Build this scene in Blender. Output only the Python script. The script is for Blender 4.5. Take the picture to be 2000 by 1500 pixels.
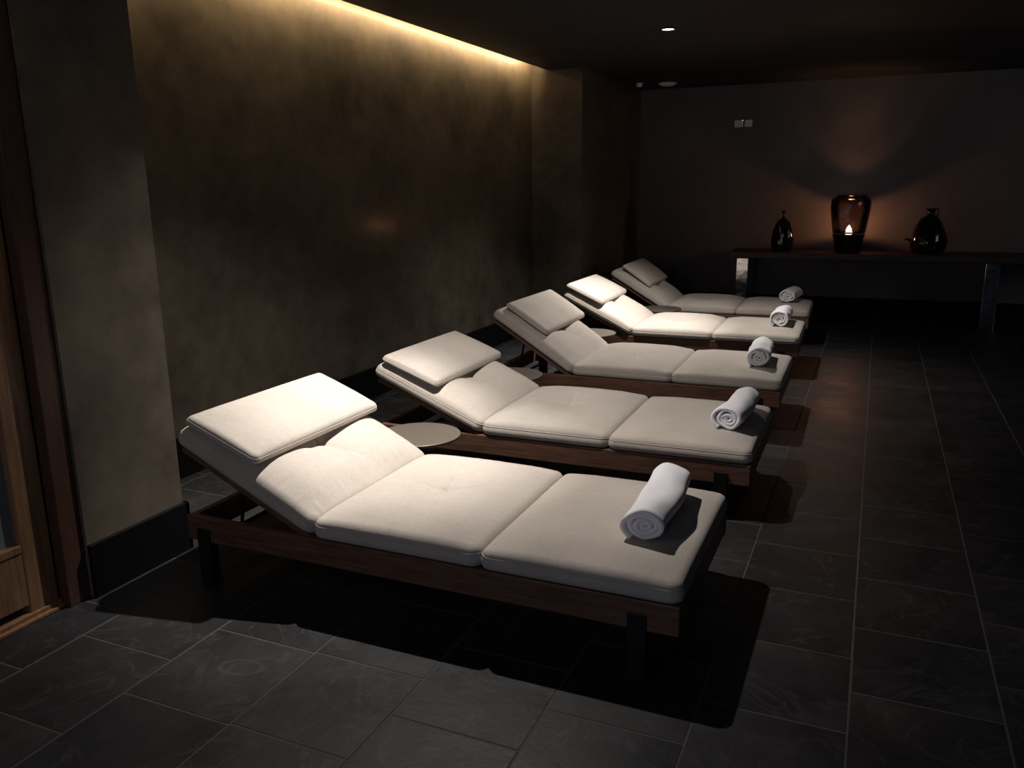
import bpy, bmesh, math, random
from mathutils import Vector, Matrix, noise
random.seed(7)
S = bpy.context.scene
for o in list(bpy.data.objects): bpy.data.objects.remove(o, do_unlink=True)
COL = S.collection
R = math.radians

# ------------------------------------------------------------------ camera
yaw, pit, rol, FPX = R(23.70), R(13.40), R(-0.687), 1610.0
f = Vector((-math.sin(yaw)*math.cos(pit), math.cos(yaw)*math.cos(pit), -math.sin(pit)))
r = f.cross(Vector((0, 0, 1))).normalized(); u = r.cross(f)
c_, s_ = math.cos(rol), math.sin(rol)
rr, uu = c_*r + s_*u, -s_*r + c_*u
cam = bpy.data.cameras.new('camera'); camo = bpy.data.objects.new('camera', cam); COL.objects.link(camo)
camo.matrix_world = Matrix(((rr.x, uu.x, -f.x, 0), (rr.y, uu.y, -f.y, 0), (rr.z, uu.z, -f.z, 1.5), (0, 0, 0, 1)))
cam.sensor_width = 36.0; cam.lens = FPX/2000*36.0; cam.clip_start = .05; cam.clip_end = 100
S.camera = camo

# ------------------------------------------------------------------ world, exposure, large lights
W = bpy.data.worlds.new('World'); S.world = W; W.use_nodes = True
W.node_tree.nodes['Background'].inputs[0].default_value = (.55, .65, 1, 1)
W.node_tree.nodes['Background'].inputs[1].default_value = .012
S.view_settings.view_transform = 'Standard'; S.view_settings.look = 'None'
S.view_settings.exposure = 0.0; S.view_settings.gamma = 1.0; S.view_settings.use_curve_mapping = False

def area(name, loc, target, sx, sy, power, col):
    l = bpy.data.lights.new(name, 'AREA'); l.shape = 'RECTANGLE'; l.size = sx; l.size_y = sy
    l.energy = power; l.color = col
    o = bpy.data.objects.new(name, l); COL.objects.link(o); o.location = loc
    o.rotation_euler = (Vector(target)-Vector(loc)).to_track_quat('-Z', 'Y').to_euler()
    return o
# cool daylight from the open corridor behind the camera
area('corridor_daylight', (-.6, -2.6, 1.5), (-1.0, 3.0, .6), 1.6, 2.2, 13.5, (.52, .67, 1.0))
# weak warm lamp light over the door side, left of the camera
area('entrance_light', (-1.95, -.5, 2.35), (-2.7, 1.35, .3), .4, .4, 4.0, (1.0, .80, .62))
# faint fill added on the right, standing in for an unseen light
area('right_fill_light', (4.3, 6.8, 2.0), (1.2, 10.4, 1.0), 1.0, 1.4, 7.0, (.86, .90, 1.0))

CEIL = 2.64
SPOTS = [(-1.75, 3.27), (-1.555, 6.52)]
AIM = [(-2.02, 2.98, .45), (-1.98, 6.72, .45)]
SPOT_POWER = [285, 320]
def spot(x, y, power, parent, aim):
    """one downlight: a tight reflector beam and its wider spill"""
    for nm, size, k in (('spot_beam', 56, 1.0), ('spot_spill', 110, .70)):
        l = bpy.data.lights.new(nm, 'SPOT'); l.energy = power*k; l.color = (1.0, .935, .885)
        l.spot_size = R(size); l.spot_blend = 1.0; l.shadow_soft_size = .02
        o = bpy.data.objects.new(nm, l); COL.objects.link(o)
        o.parent = parent; o.location = (0, 0, -.03)
        if nm == 'spot_beam': o.rotation_euler = (Vector(aim)-Vector((x, y, CEIL-.03))).to_track_quat('-Z', 'Y').to_euler()

# ------------------------------------------------------------------ materials
def mat(name, col=(.5, .5, .5), rough=.6, metal=0, spec=.5, **k):
    m = bpy.data.materials.new(name); m.use_nodes = True
    b = m.node_tree.nodes['Principled BSDF']
    b.inputs['Base Color'].default_value = (*col, 1); b.inputs['Roughness'].default_value = rough
    b.inputs['Metallic'].default_value = metal; b.inputs['Specular IOR Level'].default_value = spec
    for kk, v in k.items(): b.inputs[kk.replace('_', ' ')].default_value = v
    return m
class NT:
    def __init__(s, m): s.t = m.node_tree; s.b = s.t.nodes['Principled BSDF']
    def n(s, typ, **k):
        nd = s.t.nodes.new(typ)
        for a, v in k.items(): setattr(nd, a, v)
        return nd
    def l(s, a, b): s.t.links.new(a, b)
    def coord(s, scale=(1, 1, 1), kind='Object'):
        tc = s.n('ShaderNodeTexCoord'); mp = s.n('ShaderNodeMapping'); mp.inputs['Scale'].default_value = scale
        s.l(tc.outputs[kind], mp.inputs[0]); return mp.outputs[0]
    def noise(s, vec, scale, det=4, rough=.55):
        nd = s.n('ShaderNodeTexNoise'); nd.inputs['Scale'].default_value = scale
        nd.inputs['Detail'].default_value = det; nd.inputs['Roughness'].default_value = rough
        s.l(vec, nd.inputs['Vector']); return nd.outputs[0]
    def ramp(s, fac, stops):
        nd = s.n('ShaderNodeValToRGB'); e = nd.color_ramp.elements
        while len(e) < len(stops): e.new(.5)
        for i, (p, c) in enumerate(stops):
            e[i].position = p; e[i].color = (*c, 1) if len(c) == 3 else c
        s.l(fac, nd.inputs[0]); return nd.outputs[0]
    def bump(s, h, strength, dist=.01, prev=None):
        nd = s.n('ShaderNodeBump'); nd.inputs['Strength'].default_value = strength; nd.inputs['Distance'].default_value = dist
        s.l(h, nd.inputs['Height'])
        if prev is not None: s.l(prev, nd.inputs['Normal'])
        return nd.outputs[0]
    def mix(s, fac, a, b, typ='MIX'):
        nd = s.n('ShaderNodeMix', data_type='RGBA', blend_type=typ)
        if isinstance(fac, (int, float)): nd.inputs[0].default_value = fac
        else: s.l(fac, nd.inputs[0])
        for i, v in ((6, a), (7, b)):
            if isinstance(v, tuple): nd.inputs[i].default_value = (*v, 1)
            else: s.l(v, nd.inputs[i])
        return nd.outputs[2]
    def math(s, op, a, b=None):
        nd = s.n('ShaderNodeMath', operation=op)
        for i, v in ((0, a), (1, b)):
            if v is None: continue
            if isinstance(v, (int, float)): nd.inputs[i].default_value = v
            else: s.l(v, nd.inputs[i])
        return nd.outputs[0]

def fabric(name, c1, c2, fine=420, bump=.35):
    m = mat(name, c1, .92, spec=.15); t = NT(m)
    t.b.inputs['Sheen Weight'].default_value = .25; t.b.inputs['Sheen Roughness'].default_value = .5
    v = t.coord()
    n1 = t.noise(v, 60, 5, .7); n2 = t.noise(v, 5, 3)
    col = t.ramp(t.math('MULTIPLY', t.math('ADD', n1, n2), .5), [(.35, c2), (.65, c1)])
    t.l(col, t.b.inputs['Base Color'])
    wv = t.noise(t.coord((1, .35, 1)), fine, 2); wh = t.noise(t.coord((.35, 1, 1)), fine, 2)
    b1 = t.bump(t.math('ADD', wv, wh), bump, .002)
    b2 = t.bump(t.noise(t.coord((1, 1, 1)), 14, 4, .6), .25, .006, b1)
    t.l(b2, t.b.inputs['Normal']); return m
M_FAB = fabric('linen_cushion', (.55, .495, .435), (.46, .41, .355))
M_PIPE = mat('linen_piping', (.50, .45, .395), .9, spec=.15)
M_TOWEL = mat('terry_towel', (.95, .94, .975), .95, spec=.1)
t = NT(M_TOWEL); t.b.inputs['Sheen Weight'].default_value = .1
v = t.coord(); b1 = t.bump(t.noise(v, 300, 3, .7), .2, .0015); b2 = t.bump(t.noise(v, 24, 4, .6), .22, .006, b1); t.l(b2, t.b.inputs['Normal'])

def wood(name, c1, c2, axis=(1, 14, 14), rough=.42, scale=6):
    m = mat(name, c1, rough, spec=.4); t = NT(m)
    v = t.coord(axis); n1 = t.noise(v, scale, 6, .65); n2 = t.noise(t.coord(), 1.6, 2)
    t.l(t.ramp(t.math('ADD', t.math('MULTIPLY', n1, .75), t.math('MULTIPLY', n2, .25)), [(.36, c2), (.62, c1)]), t.b.inputs['Base Color'])
    t.l(t.bump(n1, .12, .004), t.b.inputs['Normal']); return m
M_WOOD = wood('lounger_walnut', (.19, .098, .062), (.085, .042, .027))
M_TABLEWOOD = wood('table_walnut', (.085, .04, .026), (.035, .016, .011), (1, 10, 10), .45, 4)
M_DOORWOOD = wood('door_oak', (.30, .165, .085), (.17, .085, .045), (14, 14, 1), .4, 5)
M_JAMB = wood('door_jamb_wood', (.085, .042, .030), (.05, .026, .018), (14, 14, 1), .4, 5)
M_STEEL = mat('blackened_steel', (.012, .012, .013), .45, .3)
M_BRONZE = mat('side_table_bronze', (.125, .105, .083), .5, .25)
t = NT(M_BRONZE); t.l(t.bump(t.noise(t.coord(), 220, 3), .08, .002), t.b.inputs['Normal'])
M_CHROME = mat('polished_steel', (.66, .65, .64), .15, 1.0)
t = NT(M_CHROME); t.l(t.bump(t.noise(t.coord(), 7, 2), .25, .02), t.b.inputs['Normal'])

# walls: polished clay plaster
def plaster(name, c1, c2, rough=.5):
    m = mat(name, c1, rough, spec=.35); t = NT(m)
    v = t.coord(); n1 = t.noise(v, 1.7, 6, .62); n2 = t.noise(v, 9, 5, .6)
    t.l(t.ramp(t.math('ADD', t.math('MULTIPLY', n1, .7), t.math('MULTIPLY', n2, .3)), [(.36, c2), (.64, c1)]), t.b.inputs['Base Color'])
    t.l(t.ramp(n1, [(.3, (rough-.08,)*3), (.7, (rough+.12,)*3)]), t.b.inputs['Roughness'])
    t.b.inputs['Coat Weight'].default_value = .09; t.b.inputs['Coat Roughness'].default_value = .16
    t.l(t.bump(n2, .15, .004), t.b.inputs['Normal']); return m
M_WALL = plaster('clay_plaster', (.128, .104, .077), (.045, .037, .028))
M_WALLB = plaster('dark_plaster', (.150, .130, .124), (.110, .096, .092), .55)
M_CEIL = plaster('ceiling_paint', (.030, .026, .024), (.024, .021, .020), .8)
M_BASE = mat('black_skirting', (.004, .004, .005), .6, spec=.12)

M_SLATE = mat('slate_tiles', (.03, .03, .03), .5, spec=.3); t = NT(M_SLATE)
v = t.coord(); at = t.n('ShaderNodeAttribute', attribute_name='tile')
sx = t.n('ShaderNodeVectorMath', operation='ADD'); t.l(v, sx.inputs[0]); t.l(at.outputs['Color'], sx.inputs[1])
sc = t.n('ShaderNodeVectorMath', operation='MULTIPLY_ADD'); t.l(at.outputs['Color'], sc.inputs[0]); sc.inputs[1].default_value = (37, 53, 71); t.l(v, sc.inputs[2])
tv = sc.outputs[0]
n1 = t.noise(tv, 3.2, 6, .6); n2 = t.noise(tv, 26, 5, .65)
base = t.ramp(t.math('ADD', t.math('MULTIPLY', n1, .75), t.math('MULTIPLY', n2, .25)), [(.3, (.014, .0145, .0155)), (.55, (.0235, .0235, .024)), (.75, (.043, .042, .041))])
tint = t.mix(.7, base, t.ramp(at.outputs['Fac'], [(0, (.65, .68, .72)), (.5, (1, 1, 1)), (1, (1.25, 1.18, 1.1))]), 'MULTIPLY')
st = t.n('ShaderNodeTexNoise'); st.inputs['Scale'].default_value = 2.2; st.inputs['Detail'].default_value = 3; st.inputs['Distortion'].default_value = 2.2; t.l(tv, st.inputs['Vector'])
vein = t.ramp(st.outputs[0], [(.485, (0, 0, 0)), (.5, (1, 1, 1)), (.515, (0, 0, 0))])
tint2 = t.mix(t.math('MULTIPLY', t.math('MULTIPLY', vein, n2), .35), tint, (.11, .108, .105))
# a dried water ring on one tile near the front
mp = t.n('ShaderNodeMapping'); mp.vector_type = 'TEXTURE'; mp.inputs['Location'].default_value = (-1.772, 1.828, 0); mp.inputs['Scale'].default_value = (.082, .046, 1)
mp.inputs['Rotation'].default_value = (0, 0, R(14)); t.l(v, mp.inputs[0])
ln_ = t.n('ShaderNodeVectorMath', operation='LENGTH'); t.l(mp.outputs[0], ln_.inputs[0])
ring = t.ramp(ln_.outputs['Value'], [(.70, (0, 0, 0)), (.93, (1, 1, 1)), (1.0, (0, 0, 0))])
tint2 = t.mix(t.math('MULTIPLY', t.math('MULTIPLY', ring, n2), .75), tint2, (.10, .098, .092))
t.l(tint2, t.b.inputs['Base Color'])
t.l(t.ramp(n1, [(.3, (.36,)*3), (.7, (.58,)*3)]), t.b.inputs['Roughness'])
t.l(t.bump(n2, .18, .004, t.bump(n1, .35, .012)), t.b.inputs['Normal'])
M_GROUT = mat('grout', (.078, .075, .072), .85, spec=.2)

# ------------------------------------------------------------------ mesh helpers
def link(name, bm, m, parent=None, smooth=False, bevel=0, data=None):
    if data is None:
        me = bpy.data.meshes.new(name); bm.to_mesh(me); bm.free()
        for mm in (m if isinstance(m, (list, tuple)) else [m]): me.materials.append(mm)
        if smooth:
            for p in me.polygons: p.use_smooth = True
    else: me = data
    o = bpy.data.objects.new(name, me); COL.objects.link(o)
    if parent: o.parent = parent
    if bevel:
        b = o.modifiers.new('bevel', 'BEVEL'); b.width = bevel; b.segments = 2; b.limit_method = 'ANGLE'
    return o
def tag(o, label=None, cat=None, group=None, kind=None):
    for k, v in (('label', label), ('category', cat), ('group', group), ('kind', kind)):
        if v: o[k] = v
    return o
def empty(name, loc, rz=0, **k):
    o = bpy.data.objects.new(name, None); COL.objects.link(o); o.empty_display_size = .1
    o.location = loc; o.rotation_euler.z = rz; tag(o, **k); return o
def box(bm, x0, x1, y0, y1, z0, z1, mi=0):
    vs = [bm.verts.new((x, y, z)) for z in (z0, z1) for y in (y0, y1) for x in (x0, x1)]
    for q in ((0, 2, 3, 1), (4, 5, 7, 6), (0, 1, 5, 4), (2, 6, 7, 3), (0, 4, 6, 2), (1, 3, 7, 5)):
        fc = bm.faces.new([vs[i] for i in q]); fc.material_index = mi
def struct(name, bm, m, **k):
    o = link(name, bm, m, **k); o['kind'] = 'structure'; return o
def tube(bm, pts, rad, seg=10, caps=True):
    rings = []
    for i, p in enumerate(pts):
        p = Vector(p); a = Vector(pts[max(0, i-1)]); b = Vector(pts[min(len(pts)-1, i+1)])
        d = (b-a).normalized(); x = d.orthogonal().normalized()
        if rings_dir := (rings and last): x = (last - d*last.dot(d)).normalized()
        last = x; y = d.cross(x)
        rings.append([bm.verts.new(p + (x*math.cos(t)+y*math.sin(t))*rad) for t in [2*math.pi*k/seg for k in range(seg)]])
    for a, b in zip(rings, rings[1:]):
        for k in range(seg): bm.faces.new((a[k], a[(k+1) % seg], b[(k+1) % seg], b[k]))
    if caps: bm.faces.new(rings[0][::-1]); bm.faces.new(rings[-1])
def loop_tube(bm, pts, rad, seg=6):
    n = len(pts); rings = []; up = Vector((0, 0, 1))
    for i in range(n):
        d = (Vector(pts[(i+1) % n])-Vector(pts[i-1])).normalized(); x = d.cross(up).normalized(); y = x.cross(d)
        rings.append([bm.verts.new(Vector(pts[i]) + (x*math.cos(t)+y*math.sin(t))*rad) for t in [2*math.pi*k/seg for k in range(seg)]])
    for i in range(n):
        a, b = rings[i], rings[(i+1) % n]
        for k in range(seg): bm.faces.new((a[k], a[(k+1) % seg], b[(k+1) % seg], b[k]))
def lathe(bm, prof, seg=48, sx=1, sy=1, wob=None):
    rings = []
    for rad, z in prof:
        if rad < 1e-5: rings.append([bm.verts.new((0, 0, z))]); continue
        ring = []
        for k in range(seg):
            a = 2*math.pi*k/seg; q = rad*(wob(a, z) if wob else 1)
            ring.append(bm.verts.new((q*math.cos(a)*sx, q*math.sin(a)*sy, z)))
        rings.append(ring)
    for a, b in zip(rings, rings[1:]):
        for k in range(seg):
            k2 = (k+1) % seg
            if len(a) == 1 and len(b) == 1: continue
            if len(a) == 1: bm.faces.new((a[0], b[k2], b[k]))
            elif len(b) == 1: bm.faces.new((a[k], a[k2], b[0]))
            else: bm.faces.new((a[k], a[k2], b[k2], b[k]))

# ------------------------------------------------------------------ the room
XW, XP1, XP2, YB = -3.33, -2.62, -2.79, 10.42
PY0, PY1, PY2 = 1.985, 2.46, 8.17
# floor: offset square slate tiles with grout
bm = bmesh.new(); lay = bm.verts.layers.float_color.new('tile')
G = .0020; P = .4085
box(bm, -3.6, 5.0, -3.2, 11.0, -.06, -.0012, 1)
cols = [-.372 + i*P*1.002 for i in range(-8, 13)]
off = {-8: .1, -7: .3, -6: .15, -5: 1.36, -4: 1.575, -3: 1.995-P, -2: 1.80, -1: 2.01, 0: 2.225, 1: 2.437}
rng = random.Random(3)
XE = [-.372 + P*1.004*i for i in range(-9, 14)]
offs = {-9: .2, -8: .37, -7: .15, -6: .32, -5: 1.365, -4: 1.58, -3: 1.995-P, -2: 1.80, -1: 2.0, 0: 2.222, 1: 2.437}
for i in range(-8, 13):
    x0 = -.372 + P*1.004*i; x1 = x0 + P*1.004
    if x1 < -3.35: continue
    x0 = max(x0, -3.34)
    o0 = offs.get(i, rng.uniform(0, P)); k0 = math.floor((-3.0-o0)/P)
    for k in range(k0, k0+34):
        ya, yb = o0+k*P, o0+(k+1)*P
        c = (rng.random(), rng.random(), rng.random(), 1); g = rng.uniform(0, 1)
        lo, hi = G, G*2.2
        j = [rng.uniform(-.0012, .0012) for _ in range(4)]
        top = [bm.verts.new(p) for p in ((x0+hi+j[0], ya+hi, 0), (x1-hi+j[1], ya+hi+j[2], 0), (x1-hi, yb-hi+j[3], 0), (x0+hi, yb-hi, 0))]
        low = [bm.verts.new((p.co.x+dx*G, p.co.y+dy*G, -.002)) for p, dx, dy in zip(top, (-1, 1, 1, -1), (-1, -1, 1, 1))]
        for vv in top+low: vv[lay] = c
        bm.faces.new(top)
        for q in range(4): bm.faces.new((low[q], low[(q+1) % 4], top[(q+1) % 4], top[q]))
struct('floor', bm, [M_SLATE, M_GROUT])

bm = bmesh.new()
box(bm, XW-.15, XW, PY1-.1, PY2+.1, -.06, 3.05)                      # recessed wall
box(bm, XW-.15, XP1, PY0, PY1, -.06, CEIL)                        # near pier
box(bm, XW-.15, XP1, PY1-.12, PY1, CEIL, 3.05)
box(bm, XW-.15, XP1, 0.2-3.2, PY0, 2.25, CEIL)                    # above the door
box(bm, XW-.15, XP1, -3.2, .35, -.06, 2.25)
box(bm, XW-.15, XP2, PY2, YB+.15, -.06, 3.05)                     # far pier
struct('wall_left', bm, M_WALL)
bm = bmesh.new(); box(bm, XP2, 5.0, YB, YB+.15, -.06, 3.0); struct('wall_back', bm, M_WALLB)
bm = bmesh.new(); box(bm, 4.85, 5.0, -3.2, YB, -.06, 3.0); struct('wall_right', bm, M_WALLB)
bm = bmesh.new()
box(bm, -3.16, 5.0, PY1, PY2, CEIL, 2.76)
box(bm, XP1, 5.0, -3.2, PY1, CEIL, 2.76)
box(bm, XP2, 5.0, PY2, YB+.1, CEIL, 2.76)
box(bm, XW-.15, 5.0, PY1-.12, PY2+.1, 3.0, 3.1)
struct('ceiling', bm, M_CEIL)
bm = bmesh.new()
T = .018
box(bm, XP1-.002, XP1+T, PY0-.0, PY1+T, 0, .212); box(bm, XW, XP1+T, PY1, PY1+T, 0, .212)
box(bm, XW, XW+T, PY1+T, PY2-T, 0, .222)
box(bm, XW, XP2+T, PY2-T, PY2, 0, .22); box(bm, XP2, XP2+T, PY2, YB-T, 0, .22)
struct('baseboard_left', bm, M_BASE, bevel=.002)
bm = bmesh.new(); box(bm, XP2+T, 4.85, YB-T, YB, 0, .2); struct('baseboard_back', bm, M_BASE, bevel=.002)

# LED strip hidden above the ceiling edge
M_LED = mat('led_emitter', (1, .8, .5), .5); NT(M_LED).b.inputs['Emission Color'].default_value = (1, .70, .36, 1); NT(M_LED).b.inputs['Emission Strength'].default_value = 120
M_ALU = mat('aluminium_channel', (.5, .5, .5), .4, .8)
e = empty('led_strip', (-3.175, (PY1+PY2)/2, 2.745), label='warm LED light strip tucked behind the ceiling edge along the left wall', cat='light')
bm = bmesh.new(); box(bm, -.002, .016, -(PY2-PY1)/2+.03, (PY2-PY1)/2-.03, -.04, .0); link('channel', bm, M_ALU, e)
bm = bmesh.new(); box(bm, -.0035, -.002, -(PY2-PY1)/2+.05, (PY2-PY1)/2-.05, -.036, -.014); link('emitter', bm, M_LED, e)

# ------------------------------------------------------------------ door on the left
M_GLASS = mat('door_glass', (.16, .18, .19), .28, spec=.5); NT(M_GLASS).b.inputs['Alpha'].default_value = 1
d = tag(empty('door_1', (-2.72, 1.2, 0)), kind='structure', label='wooden framed glass sliding door at the left edge')
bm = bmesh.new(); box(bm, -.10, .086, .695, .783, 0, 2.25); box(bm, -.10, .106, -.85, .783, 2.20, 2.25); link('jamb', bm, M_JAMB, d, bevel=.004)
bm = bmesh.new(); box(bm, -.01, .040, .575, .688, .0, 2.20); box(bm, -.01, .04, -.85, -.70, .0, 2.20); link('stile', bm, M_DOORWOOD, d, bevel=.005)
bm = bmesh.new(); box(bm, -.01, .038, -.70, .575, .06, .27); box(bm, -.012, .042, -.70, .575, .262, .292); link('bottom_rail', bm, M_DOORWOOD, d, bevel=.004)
bm = bmesh.new(); box(bm, .006, .014, -.70, .58, .28, 2.2); link('glass_pane', bm, M_GLASS, d)
bm = bmesh.new(); box(bm, -.10, .050, -.85, .693, 0, .030); box(bm, -.10, .064, -.85, .693, 0, .014); link('threshold', bm, M_DOORWOOD, d, bevel=.003)

# ------------------------------------------------------------------ cushions
def cushion(L, Wd, tk, crown, rc=.042, er=.026, nx=104, ny=120, dimple=None, crease=False, seed=0, pucker=.0):
    """boxed cushion lying on z=0, centred; long side along y"""
    a, b = L/2, Wd/2
    def spread(n):
        out = []
        for i in range(n+1):
            t = -1+2*i/n; out.append(math.copysign(1-(1-abs(t))**1.55, t))
        return out
    U, V = spread(nx), spread(ny)
    def plan(uu, vv):
        x, y = uu*a, vv*b; dx = max(0, abs(x)-(a-rc)); dy = max(0, abs(y)-(b-rc))
        sd = 0
        if dx > 0 and dy > 0:
            mx = max(dx, dy); n = math.hypot(dx, dy); sx_, sy_ = dx*mx/n, dy*mx/n
            x = math.copysign(a-rc+sx_, x); y = math.copysign(b-rc+sy_, y); e = rc-mx
        else: e = min(a-abs(x), b-abs(y))
        return x, y, e
    def zt(x, y, e):
        pf = lambda d_: math.sin(min(1, max(0, d_)/.17)*math.pi/2)**.85
        z = tk + crown*(pf(a-abs(x))*pf(b-abs(y)))**.9
        if e < er: w_ = 1-e/er; z -= er*.75*(1-math.sqrt(max(0, 1-w_*w_)))
        if dimple:
            for (px, py, dr, dd) in dimple:
                rr2 = ((x-px)/dr)**2 + ((y-py)/dr)**2; z -= dd*math.exp(-rr2) + dd*.55*math.exp(-rr2*22)
            if crease:
                px, py = dimple[0][:2]; X, Y_ = x-px, y-py
                for ang, ln in ((.30, .17), (math.pi+.12, .15), (1.75, .20), (-1.45, .17)):
                    s = X*math.cos(ang)+Y_*math.sin(ang); d_ = -X*math.sin(ang)+Y_*math.cos(ang)
                    if s > 0: z -= .0105*math.exp(-(d_/.0075)**2)*math.exp(-(s/ln)**2)
        z += .0035*noise.noise(Vector((x*6+seed, y*6, seed*1.7)))*min(1, e/.05)
        if pucker and e < .12:
            z += pucker*noise.noise(Vector((x*3+seed, y*55, seed)) if (a-abs(x)) < (b-abs(y)) else Vector((x*55, y*3+seed, seed)))*math.sin(min(1, e/.12)*math.pi)
        return z
    bm = bmesh.new(); grid = []
    for uu_ in U:
        row = []
        for vv_ in V:
            x, y, e = plan(uu_, vv_); e = max(0.0, e); row.append(bm.verts.new((x, y, zt(x, y, e))))
        grid.append(row)
    for i in range(nx):
        for j in range(ny): bm.faces.new((grid[i][j], grid[i+1][j], grid[i+1][j+1], grid[i][j+1]))
    per = [grid[i][0] for i in range(nx+1)] + [grid[nx][j] for j in range(1, ny+1)] + [grid[i][ny] for i in range(nx-1, -1, -1)] + [grid[0][j] for j in range(ny-1, 0, -1)]
    pts = [Vector(p.co) for p in per]; prev = per; n = len(per)
    zed = tk-er*.75
    for fz, outw in ((.80, .004), (.55, .006), (.3, .005), (.10, .0), (0, -.008)):
        ring = []
        for p in pts:
            dlen = Vector((p.x, p.y, 0)); q = Vector((p.x/a, p.y/b, 0))
            nx_ = Vector((q.x**9, q.y**9, 0))
            nx_ = nx_.normalized() if nx_.length > 1e-9 else Vector((0, 0, 0))
            ring.append(bm.verts.new((p.x+nx_.x*outw, p.y+nx_.y*outw, zed*fz)))
        for k in range(n): bm.faces.new((prev[k], ring[k], ring[(k+1) % n], prev[(k+1) % n]))
        prev = ring
    bm.faces.new(prev)
    bmesh.ops.recalc_face_normals(bm, faces=bm.faces)
    rim = [(p.x, p.y, p.z-.001) for p in pts]
    return bm, rim
def cushion_meshes(name, **k):
    bm, rim = cushion(**k)
    o = bpy.data.meshes.new(name); bm.to_mesh(o); bm.free(); o.materials.append(M_FAB)
    for p in o.polygons: p.use_smooth = True
    b2 = bmesh.new(); loop_tube(b2, rim, .0026)
    bmesh.ops.recalc_face_normals(b2, faces=b2.faces)
    s = bpy.data.meshes.new('piping'); b2.to_mesh(s); b2.free(); s.materials.append(M_PIPE)
    for p in s.polygons: p.use_smooth = True
    return o, s

LW = .84; LP = .668
ME = {}
ME['foot'] = cushion_meshes('foot_cushion', L=LP+.001, Wd=LW, tk=.064, crown=.034, seed=1, pucker=.0010)
ME['seat'] = cushion_meshes('seat_cushion', L=LP+.001, Wd=LW, tk=.066, crown=.044, dimple=[(0, 0, .13, .024)], crease=True, seed=5, pucker=.0012)
ME['back'] = cushion_meshes('back_cushion', L=LP+.01, Wd=LW, tk=.062, crown=.050, dimple=[(.03, 0, .13, .026)], crease=True, seed=9, pucker=.0028)
ME['pillow'] = cushion_meshes('pillow', L=.345, Wd=LW-.01, tk=.038, crown=.024, rc=.025, er=.02, seed=13, pucker=.0015, nx=40)

def frame_mesh():
    bm = bmesh.new(); X1 = -1.935
    box(bm, X1, 0, 0, .028, .172, .272); box(bm, X1, 0, LW-.028, LW, .172, .272)
    box(bm, -.03, -.002, .028, LW-.028, .174, .270); box(bm, X1+.002, X1+.03, .028, LW-.028, .174, .270)
    for i in range(13):
        x = -.11-i*.10; box(bm, x-.035, x+.035, .028, LW-.028, .245, .262)
    for y in (LW/3, 2*LW/3): box(bm, -1.34, -.03, y-.02, y+.02, .20, .245)
    return bm
def back_frame_mesh():
    bm = bmesh.new(); L = LP-.02
    for y in (.012, LW-.047): box(bm, -L, .0, y, y+.035, -.030, -.008)
    box(bm, -L, -L+.035, .047, LW-.047, -.030, -.008)
    for i in range(6): x = -.06-i*.095; box(bm, x-.055, x, .047, LW-.047, -.026, -.012)
    return bm
_c = (-.965, LW/2)
def off_bm(bm): bmesh.ops.translate(bm, vec=(-_c[0], -_c[1], 0), verts=bm.verts); return bm
CACHE = {}
def cached(key, fn, m, name, parent, bevel=0):
    if key not in CACHE:
        o = link(name, fn(), m, parent, bevel=bevel); CACHE[key] = o.data; return o
    return link(name, None, None, parent, bevel=bevel, data=CACHE[key])

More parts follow.
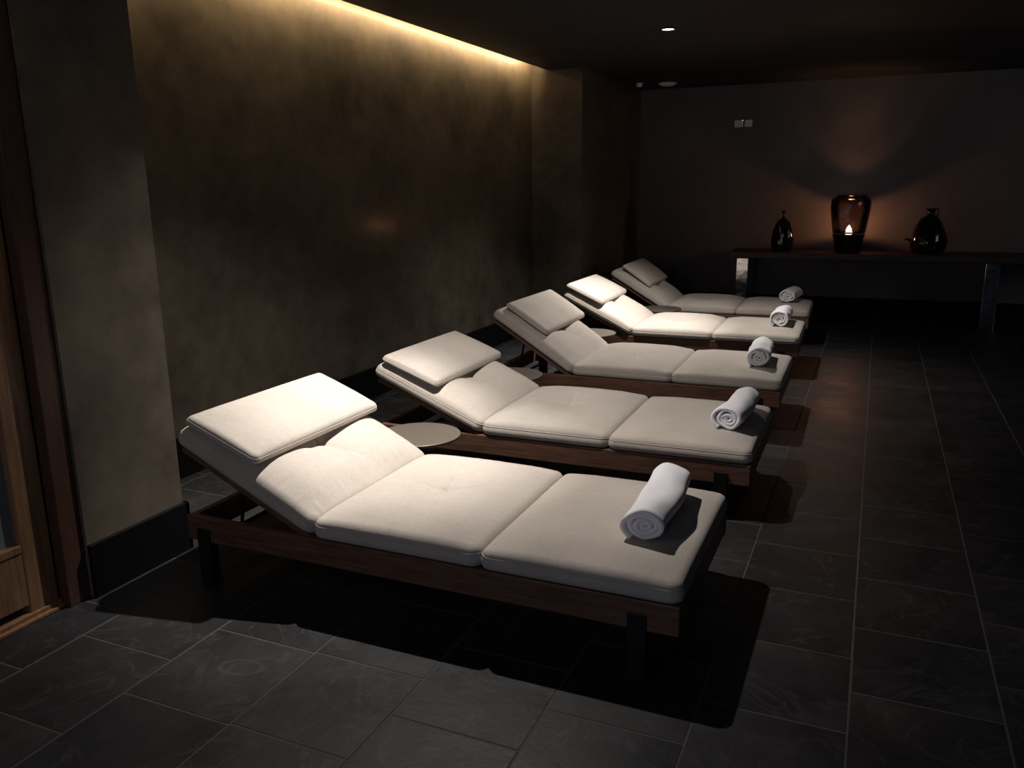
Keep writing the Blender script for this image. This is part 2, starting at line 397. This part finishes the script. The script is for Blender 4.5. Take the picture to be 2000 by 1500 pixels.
def make_lounger(x0, y0, a, ang, p, label):
    ca, sa = math.cos(a), math.sin(a)
    e = empty('sun_lounger', (x0+ca*_c[0]-sa*_c[1], y0+sa*_c[0]+ca*_c[1], 0), a, label=label, cat='sun lounger', group='row of beige cushioned loungers')
    def put(o, x, y, z, ry=0): o.location = (x-_c[0], y-_c[1], z); o.rotation_euler = (0, ry, 0); return o
    cached('frame', lambda: off_bm(frame_mesh()), M_WOOD, 'frame', e, .004)
    for lx in (-.130, -1.852):
        for side in (0, 1):
            def lg(side=side):
                bm = bmesh.new(); s = -1 if side == 0 else 1
                box(bm, -.030, .030, min(0, s*.008), max(0, s*.008), .004, .225)
                box(bm, -.030, .030, min(-s*.05, s*.008), max(-s*.05, s*.008), 0, .008)
                box(bm, -.030, .030, min(-s*.036, -s*.028), max(-s*.036, -s*.028), .006, .225)
                return bm
            o = cached('leg%d' % side, lg, M_STEEL, 'leg', e, .0015); put(o, lx, 0 if side == 0 else LW, 0)
    for key, cx in (('foot', -LP/2), ('seat', -LP*1.5)):
        o = link(key+'_cushion', None, None, e, data=ME[key][0]); put(o, cx, LW/2, .275)
        pp = link('piping', None, None, o, data=ME[key][1])
    # reclined back: hinge at -1.338
    H = Vector((-2*LP-.004, 0, .276)); co, si = math.cos(ang), math.sin(ang)
    def along(s, n): return (H.x - co*s + si*n, H.z + si*s + co*n)
    x, z = along(LP/2+.010, 0)
    o = link('back_cushion', None, None, e, data=ME['back'][0]); put(o, x, LW/2, z, ang)
    link('piping', None, None, o, data=ME['back'][1])
    o = cached('backframe', back_frame_mesh, M_WOOD, 'back_frame', e, .003); put(o, H.x, 0, H.z, ang)
    # propping strut
    bm = bmesh.new()
    s = .43; tx, tz = along(s, -.035)
    bx, bz = H.x-.44, .205
    for y in (.13, LW-.13): tube(bm, [(tx-_c[0], y-_c[1], tz), (bx-_c[0], y-_c[1], bz)], .007)
    tube(bm, [(tx-_c[0], .05-_c[1], tz), (tx-_c[0], LW-.05-_c[1], tz)], .008)
    tube(bm, [(bx-_c[0], .029-_c[1], bz), (bx-_c[0], LW-.029-_c[1], bz)], .009)
    link('support_strut', bm, M_STEEL, e, smooth=True)
    # head pillow
    pang, s0, n0, inset = p
    px, pz = along(s0, n0)
    o = link('pillow', None, None, e, data=ME['pillow'][0])
    put(o, px, LW/2+inset, pz, ang+pang)
    link('piping', None, None, o, data=ME['pillow'][1])
    return e

LG = [(-.448, 2.249, R(0), R(25.6), (R(-4.0), .493, .100, 0), 'nearest sun lounger in the row, bright lit cushions, beside the left pier'),
      (-.434, 3.644, R(.45), R(23.0), (R(-2.5), .49, .096, .0), 'second sun lounger from the camera, beige cushions above a lit brown wooden side rail'),
      (-.460, 5.099, R(.67), R(32.5), (R(-.5), .475, .100, .045), 'middle lounger of the five, steeply raised backrest showing its wooden back frame'),
      (-.491, 6.703, R(1.27), R(26.5), (R(-2.0), .52, .096, .0), 'fourth lounger from the camera with glossy bright pillow, second from the far table'),
      (-.524, 8.139, R(1.6), R(31.0), (R(4), .455, .112, .045), 'farthest and dimmest sun lounger, nearest the vases and long table')]
for g in LG: make_lounger(*g)

# ------------------------------------------------------------------ rolled towels
def towel(xc, yc, ln, rz, seed, label, rx=.068, rzz=.056, turns=3.6, zb=.370):
    rg = random.Random(seed); bm = bmesh.new(); N = 190; K = 26; th = .0135
    ph = -2.2-turns*2*math.pi
    def pos(t, side, k):
        """t 0..1 outward; side 0 inner,1 outer surface"""
        a = ph + turns*2*math.pi*t
        base = .10+.90*t
        v_ = (k/(K-1))*2-1
        rr_ = base
        th_n = th/.062*(.55+.45*min(1, t*3))
        rad = rr_ - (0 if side else th_n)
        rad += .13*noise.noise(Vector((math.cos(a)*1.1+seed, math.sin(a)*1.1, v_*1.4+t*3)))*min(1, t*1.5)
        rad = max(.02, rad)
        x = rad*math.cos(a)*rx; z = rad*math.sin(a)*rzz
        # flattened underside
        z = max(z, -rzz*.86+ .02*z)
        L = ln/2*(1-.035*(1-t)*1.0 + .018*noise.noise(Vector((a*.35, seed, v_))))
        y = v_*L
        x += .010*math.sin(v_*1.6+seed)
        z += .004*noise.noise(Vector((v_*2, seed, 3)))
        return Vector((x, y, z+rzz*.86))
    prof = []
    vs = {}
    for i in range(N+1):
        t_ = i/N
        row = []
        for k in range(K): row.append(bm.verts.new(pos(t_, 1, k)))
        endm = (pos(t_, 1, K-1)+pos(t_, 0, K-1))/2 + Vector((0, .0035, 0)); row.append(bm.verts.new(endm))
        for k in range(K-1, -1, -1): row.append(bm.verts.new(pos(t_, 0, k)))
        endm = (pos(t_, 1, 0)+pos(t_, 0, 0))/2 - Vector((0, .0035, 0)); row.append(bm.verts.new(endm))
        prof.append(row)
    m = len(prof[0])
    for i in range(N):
        for k in range(m): bm.faces.new((prof[i][k], prof[i+1][k], prof[i+1][(k+1) % m], prof[i][(k+1) % m]))
    bm.faces.new(prof[0]); bm.faces.new(prof[-1][::-1])
    bmesh.ops.recalc_face_normals(bm, faces=bm.faces)
    o = link('rolled_towel', bm, M_TOWEL, smooth=True)
    g = LG[seed-1]; ca, sa = math.cos(g[2]), math.sin(g[2]); zs = 0
    for vv in ME['foot'][0].vertices:                     # rest the roll on the cushion surface below it
        lx, ly = vv.co.x-LP/2, vv.co.y+LW/2
        X, Y_ = g[0]+ca*lx-sa*ly-xc, g[1]+sa*lx+ca*ly-yc
        if abs(X) < rx and abs(Y_) < ln/2+.02: zs = max(zs, vv.co.z)
    o.location = (xc, yc, .275+zs+.0006-min(v.co.z for v in o.data.vertices)); o.rotation_euler.z = rz
    tag(o, label, 'towel', 'rolled white towels on the loungers'); return o
towel(-.622, 2.690, .49, R(3), 1, 'rolled white towel on the nearest lounger', .080, .062)
towel(-.560, 4.050, .45, R(-5), 2, 'rolled white towel on the second lounger from the camera', .076, .064)
towel(-.632, 5.510, .43, R(0), 3, 'rolled white towel on the middle lounger of the five', .078, .070)
towel(-.668, 7.150, .41, R(-2), 4, 'rolled white towel on the fourth lounger, second from the far table', .082, .070)
towel(-.728, 8.610, .37, R(-6), 5, 'rolled towel on the farthest dim lounger', .082, .068)

# ------------------------------------------------------------------ round side tables
def side_table(x, y, z, label, first=[]):
    e = empty('side_table', (x, y, 0), label=label, cat='side table', group='round bronze side tables between loungers')
    if not first:
        bm = bmesh.new(); lathe(bm, [(0, -.012), (.197, -.012), (.200, -.009), (.200, -.002), (.197, 0), (0, 0)], 64)
        a = link('tabletop', bm, M_BRONZE, e)
        bm = bmesh.new(); lathe(bm, [(0, .008), (.016, .008), (.016, z-.012), (0, z-.012)], 20)
        b = link('stem', bm, M_STEEL, e, smooth=False)
        bm = bmesh.new(); lathe(bm, [(0, 0), (.13, 0), (.13, .006), (.126, .009), (0, .009)], 48)
        c = link('base', bm, M_STEEL, e)
        first.extend([a, b, c])
    else:
        a = first[0].copy(); b = first[1].copy(); c = first[2].copy()
        for q in (a, b, c): COL.objects.link(q); q.parent = e
    a.location = (0, 0, z)
ZT = .348
side_table(-1.955, 3.33, ZT-.004, 'round side table between the two nearest loungers, its lit bronze top showing')
side_table(-2.06, 4.68, ZT, 'round side table in shadow between the second and middle loungers')
side_table(-2.065, 6.32, ZT, 'small round lit tabletop between the middle and fourth loungers')
side_table(-1.86, 7.83, ZT, 'dark round side table between the fourth and farthest loungers')

# ------------------------------------------------------------------ long console table at the back
e = empty('console_table', (.25, 10.03, 0), label='long dark wooden table with polished steel slab legs against the back wall', cat='table')
bm = bmesh.new(); box(bm, -1.79, 1.80, -.32, .33, .69, .757); link('tabletop', bm, M_TABLEWOOD, e, bevel=.005)
for x in (-1.70, .80):
    bm = bmesh.new(); box(bm, x, x+.135, -.30, .28, 0, .69); link('leg', bm, M_CHROME, e, bevel=.006)

TZ = .757
# smoked glass
def glassmat(name, tint, refl=.5):
    m = bpy.data.materials.new(name); m.use_nodes = True; t_ = m.node_tree; t_.nodes.clear()
    out = t_.nodes.new('ShaderNodeOutputMaterial'); mx = t_.nodes.new('ShaderNodeMixShader')
    tr = t_.nodes.new('ShaderNodeBsdfTransparent'); tr.inputs[0].default_value = (*tint, 1)
    gl = t_.nodes.new('ShaderNodeBsdfGlossy'); gl.inputs['Roughness'].default_value = .03
    fr = t_.nodes.new('ShaderNodeLayerWeight'); fr.inputs[0].default_value = refl
    nt = t_.nodes.new('ShaderNodeTexNoise'); nt.inputs['Scale'].default_value = 9
    bp = t_.nodes.new('ShaderNodeBump'); bp.inputs['Strength'].default_value = .25; bp.inputs['Distance'].default_value = .02
    t_.links.new(nt.outputs[0], bp.inputs['Height']); t_.links.new(bp.outputs[0], gl.inputs['Normal'])
    t_.links.new(fr.outputs['Fresnel'], mx.inputs[0]); t_.links.new(tr.outputs[0], mx.inputs[1]); t_.links.new(gl.outputs[0], mx.inputs[2])
    t_.links.new(mx.outputs[0], out.inputs[0]); return m
M_SMOKE = glassmat('smoked_glass', (.66, .61, .60), .35)
M_BLACKG = mat('black_glazed_glass', (.006, .006, .007), .06, spec=.6)
t = NT(M_BLACKG); t.l(t.bump(t.noise(t.coord(), 16, 3), .35, .012), t.b.inputs['Normal'])
M_WAX = mat('candle_wax', (.9, .72, .5), .5, spec=.3); b = NT(M_WAX).b; b.inputs['Subsurface Weight'].default_value = .8; b.inputs['Subsurface Radius'].default_value = (.03, .015, .006)
M_FLAME = mat('flame', (1, .6, .2), .5); b = NT(M_FLAME).b; b.inputs['Emission Color'].default_value = (1, .50, .24, 1); b.inputs['Emission Strength'].default_value = 540

CX, CY = -.29, 10.0
h = empty('hurricane_lamp', (CX, CY, TZ), label='smoked glass hurricane candle holder on a black base, middle of the long table', cat='candle holder')
bm = bmesh.new(); lathe(bm, [(0, 0), (.125, 0), (.135, .01), (.14, .05), (.158, .16), (.172, .192), (.172, .200), (.160, .203), (.150, .19), (.13, .188), (0, .188)], 64)
link('base', bm, M_BLACKG, h, smooth=True)
bm = bmesh.new()
prof = [(.158, .204), (.170, .212), (.178, .26), (.192, .36), (.204, .45), (.208, .51), (.205, .555), (.195, .580), (.178, .592), (.160, .597), (.152, .604), (.152, .618)]
inner = [(q-.005, z+.001) for q, z in prof[::-1]]
lathe(bm, prof+inner+[prof[0]], 72); link('glass_shade', bm, M_SMOKE, h, smooth=True)
cd = empty('pillar_candle', (CX, CY-.02, TZ+.188), label='lit candle glowing inside the smoked glass holder', cat='candle')
bm = bmesh.new(); lathe(bm, [(0, 0), (.038, 0), (.040, .004), (.040, .030), (.036, .036), (.030, .033), (.012, .030), (0, .030)], 40); link('wax', bm, M_WAX, cd, smooth=True)
bm = bmesh.new(); tube(bm, [(0, 0, .028), (.001, 0, .040), (.003, 0, .046)], .0012, 6); link('wick', bm, M_STEEL, cd)
bm = bmesh.new(); lathe(bm, [(0, .030), (.014, .034), (.026, .046), (.028, .058), (.022, .074), (.012, .090), (.004, .102), (0, .108)], 24); fl = link('flame', bm, M_FLAME, cd, smooth=True)

# left bottle and right jug
bm = bmesh.new()
wob = lambda a, z: 1+.04*math.sin(2*a+z*9)
lathe(bm, [(0, 0), (.085, 0), (.100, .012), (.116, .07), (.120, .12), (.113, .18), (.098, .25), (.078, .31), (.052, .350), (.022, .368), (.012, .380), (.011, .405), (.018, .425), (.030, .448), (.024, .450), (.008, .425), (0, .42)], 56, 1, .75, wob)
o = link('bottle_vase', bm, M_BLACKG, smooth=True); o.location = (-.99, 10.0, TZ)
tag(o, 'slender black glazed bottle vase on the left end of the long table', 'vase')
bm = bmesh.new(); wob = lambda a, z: 1+.025*math.sin(3*a+z*14)
lathe(bm, [(0, 0), (.13, 0), (.150, .01), (.174, .06), (.184, .115), (.182, .15), (.168, .21), (.140, .28), (.115, .335), (.090, .375), (.055, .395), (.040, .405), (.034, .425), (.037, .445), (.048, .462), (.056, .474), (.050, .476), (.030, .450), (0, .44)], 64, 1, 1, wob)
j = empty('jug_vase', (.51, 10.0, TZ), label='wide round black glazed jug with narrow neck on the right of the table', cat='vase')
link('body', bm, M_BLACKG, j, smooth=True)
bm = bmesh.new()
tube(bm, [(-.165, 0, .125), (-.200, 0, .150), (-.225, 0, .150), (-.232, 0, .140)], .012, 12); link('spout', bm, M_BLACKG, j, smooth=True)
bm = bmesh.new()
tube(bm, [(.035, 0, .462), (.060, 0, .470), (.075, 0, .450), (.070, 0, .415), (.060, 0, .392)], .009, 12); link('handle', bm, M_BLACKG, j, smooth=True)

# ------------------------------------------------------------------ ceiling things
M_TRIM = mat('downlight_trim', (.03, .03, .03), .5)
M_LENS = mat('downlight_lens', (1, 1, 1), .3); b = NT(M_LENS).b; b.inputs['Emission Color'].default_value = (1, .96, .92, 1); b.inputs['Emission Strength'].default_value = 25
for i, (x, y) in enumerate(SPOTS):
    e = empty('downlight', (x, y, CEIL), label=['recessed ceiling downlight above the nearest side table, out of frame', 'bright recessed downlight glowing in the dark ceiling'][i], cat='ceiling light')
    bm = bmesh.new(); lathe(bm, [(.047, .0), (.060, -.001), (.062, -.005), (.058, -.008), (.048, -.008), (.045, -.002), (.047, 0)], 40); link('trim_ring', bm, M_TRIM, e, smooth=True)
    bm = bmesh.new(); lathe(bm, [(0, -.008), (.02, -.0075), (.045, -.003), (.045, -.0005), (0, -.0005)], 32); link('lens', bm, M_LENS, e, smooth=True)
    spot(x, y, SPOT_POWER[i], e, AIM[i])
M_PLASTIC = mat('off_white_plastic', (.8, .8, .82), .5)
bm = bmesh.new(); lathe(bm, [(0, 0), (.036, 0), (.038, -.004), (.034, -.030), (.026, -.042), (0, -.044)], 32); o = link('motion_sensor', bm, M_PLASTIC, smooth=True, ); o.location = (-2.62, 9.68, CEIL)
tag(o, 'small white sensor on the ceiling near the far corner, left of the wider detector', 'sensor')
e = empty('smoke_detector', (-2.33, 9.82, CEIL), label='wide flat white smoke detector on the ceiling near the back wall', cat='smoke detector')
bm = bmesh.new(); lathe(bm, [(0, 0), (.100, 0), (.102, -.006), (.096, -.018), (0, -.019)], 40); link('base', bm, M_PLASTIC, e, smooth=True)
bm = bmesh.new(); lathe(bm, [(0, -.018), (.075, -.018), (.070, -.030), (.04, -.036), (0, -.037)], 40); link('cover', bm, M_PLASTIC, e, smooth=True)
# wall boxes
M_BOX = mat('grey_box_plastic', (.80, .80, .83), .45)
M_IND = mat('indicator_lamp', (1, 1, 1), .3); b = NT(M_IND).b; b.inputs['Emission Color'].default_value = (1, 1, 1, 1); b.inputs['Emission Strength'].default_value = 3
e = empty('wall_control_box', (-1.545, YB, 2.205), label='pair of small grey boxes mounted high on the back wall', cat='wall box')
bm = bmesh.new(); box(bm, -.108, -.005, -.03, 0, -.043, .038); link('left_box', bm, M_BOX, e, bevel=.006)
bm = bmesh.new(); box(bm, .010, .098, -.03, 0, -.043, .038); link('right_box', bm, M_BOX, e, bevel=.006)
bm = bmesh.new(); lathe(bm, [(0, 0), (.003, 0), (.0025, .002), (0, .003)], 12); o = link('indicator', bm, M_IND, e); o.location = (-.012, -.032, .032); o.rotation_euler.x = R(90)
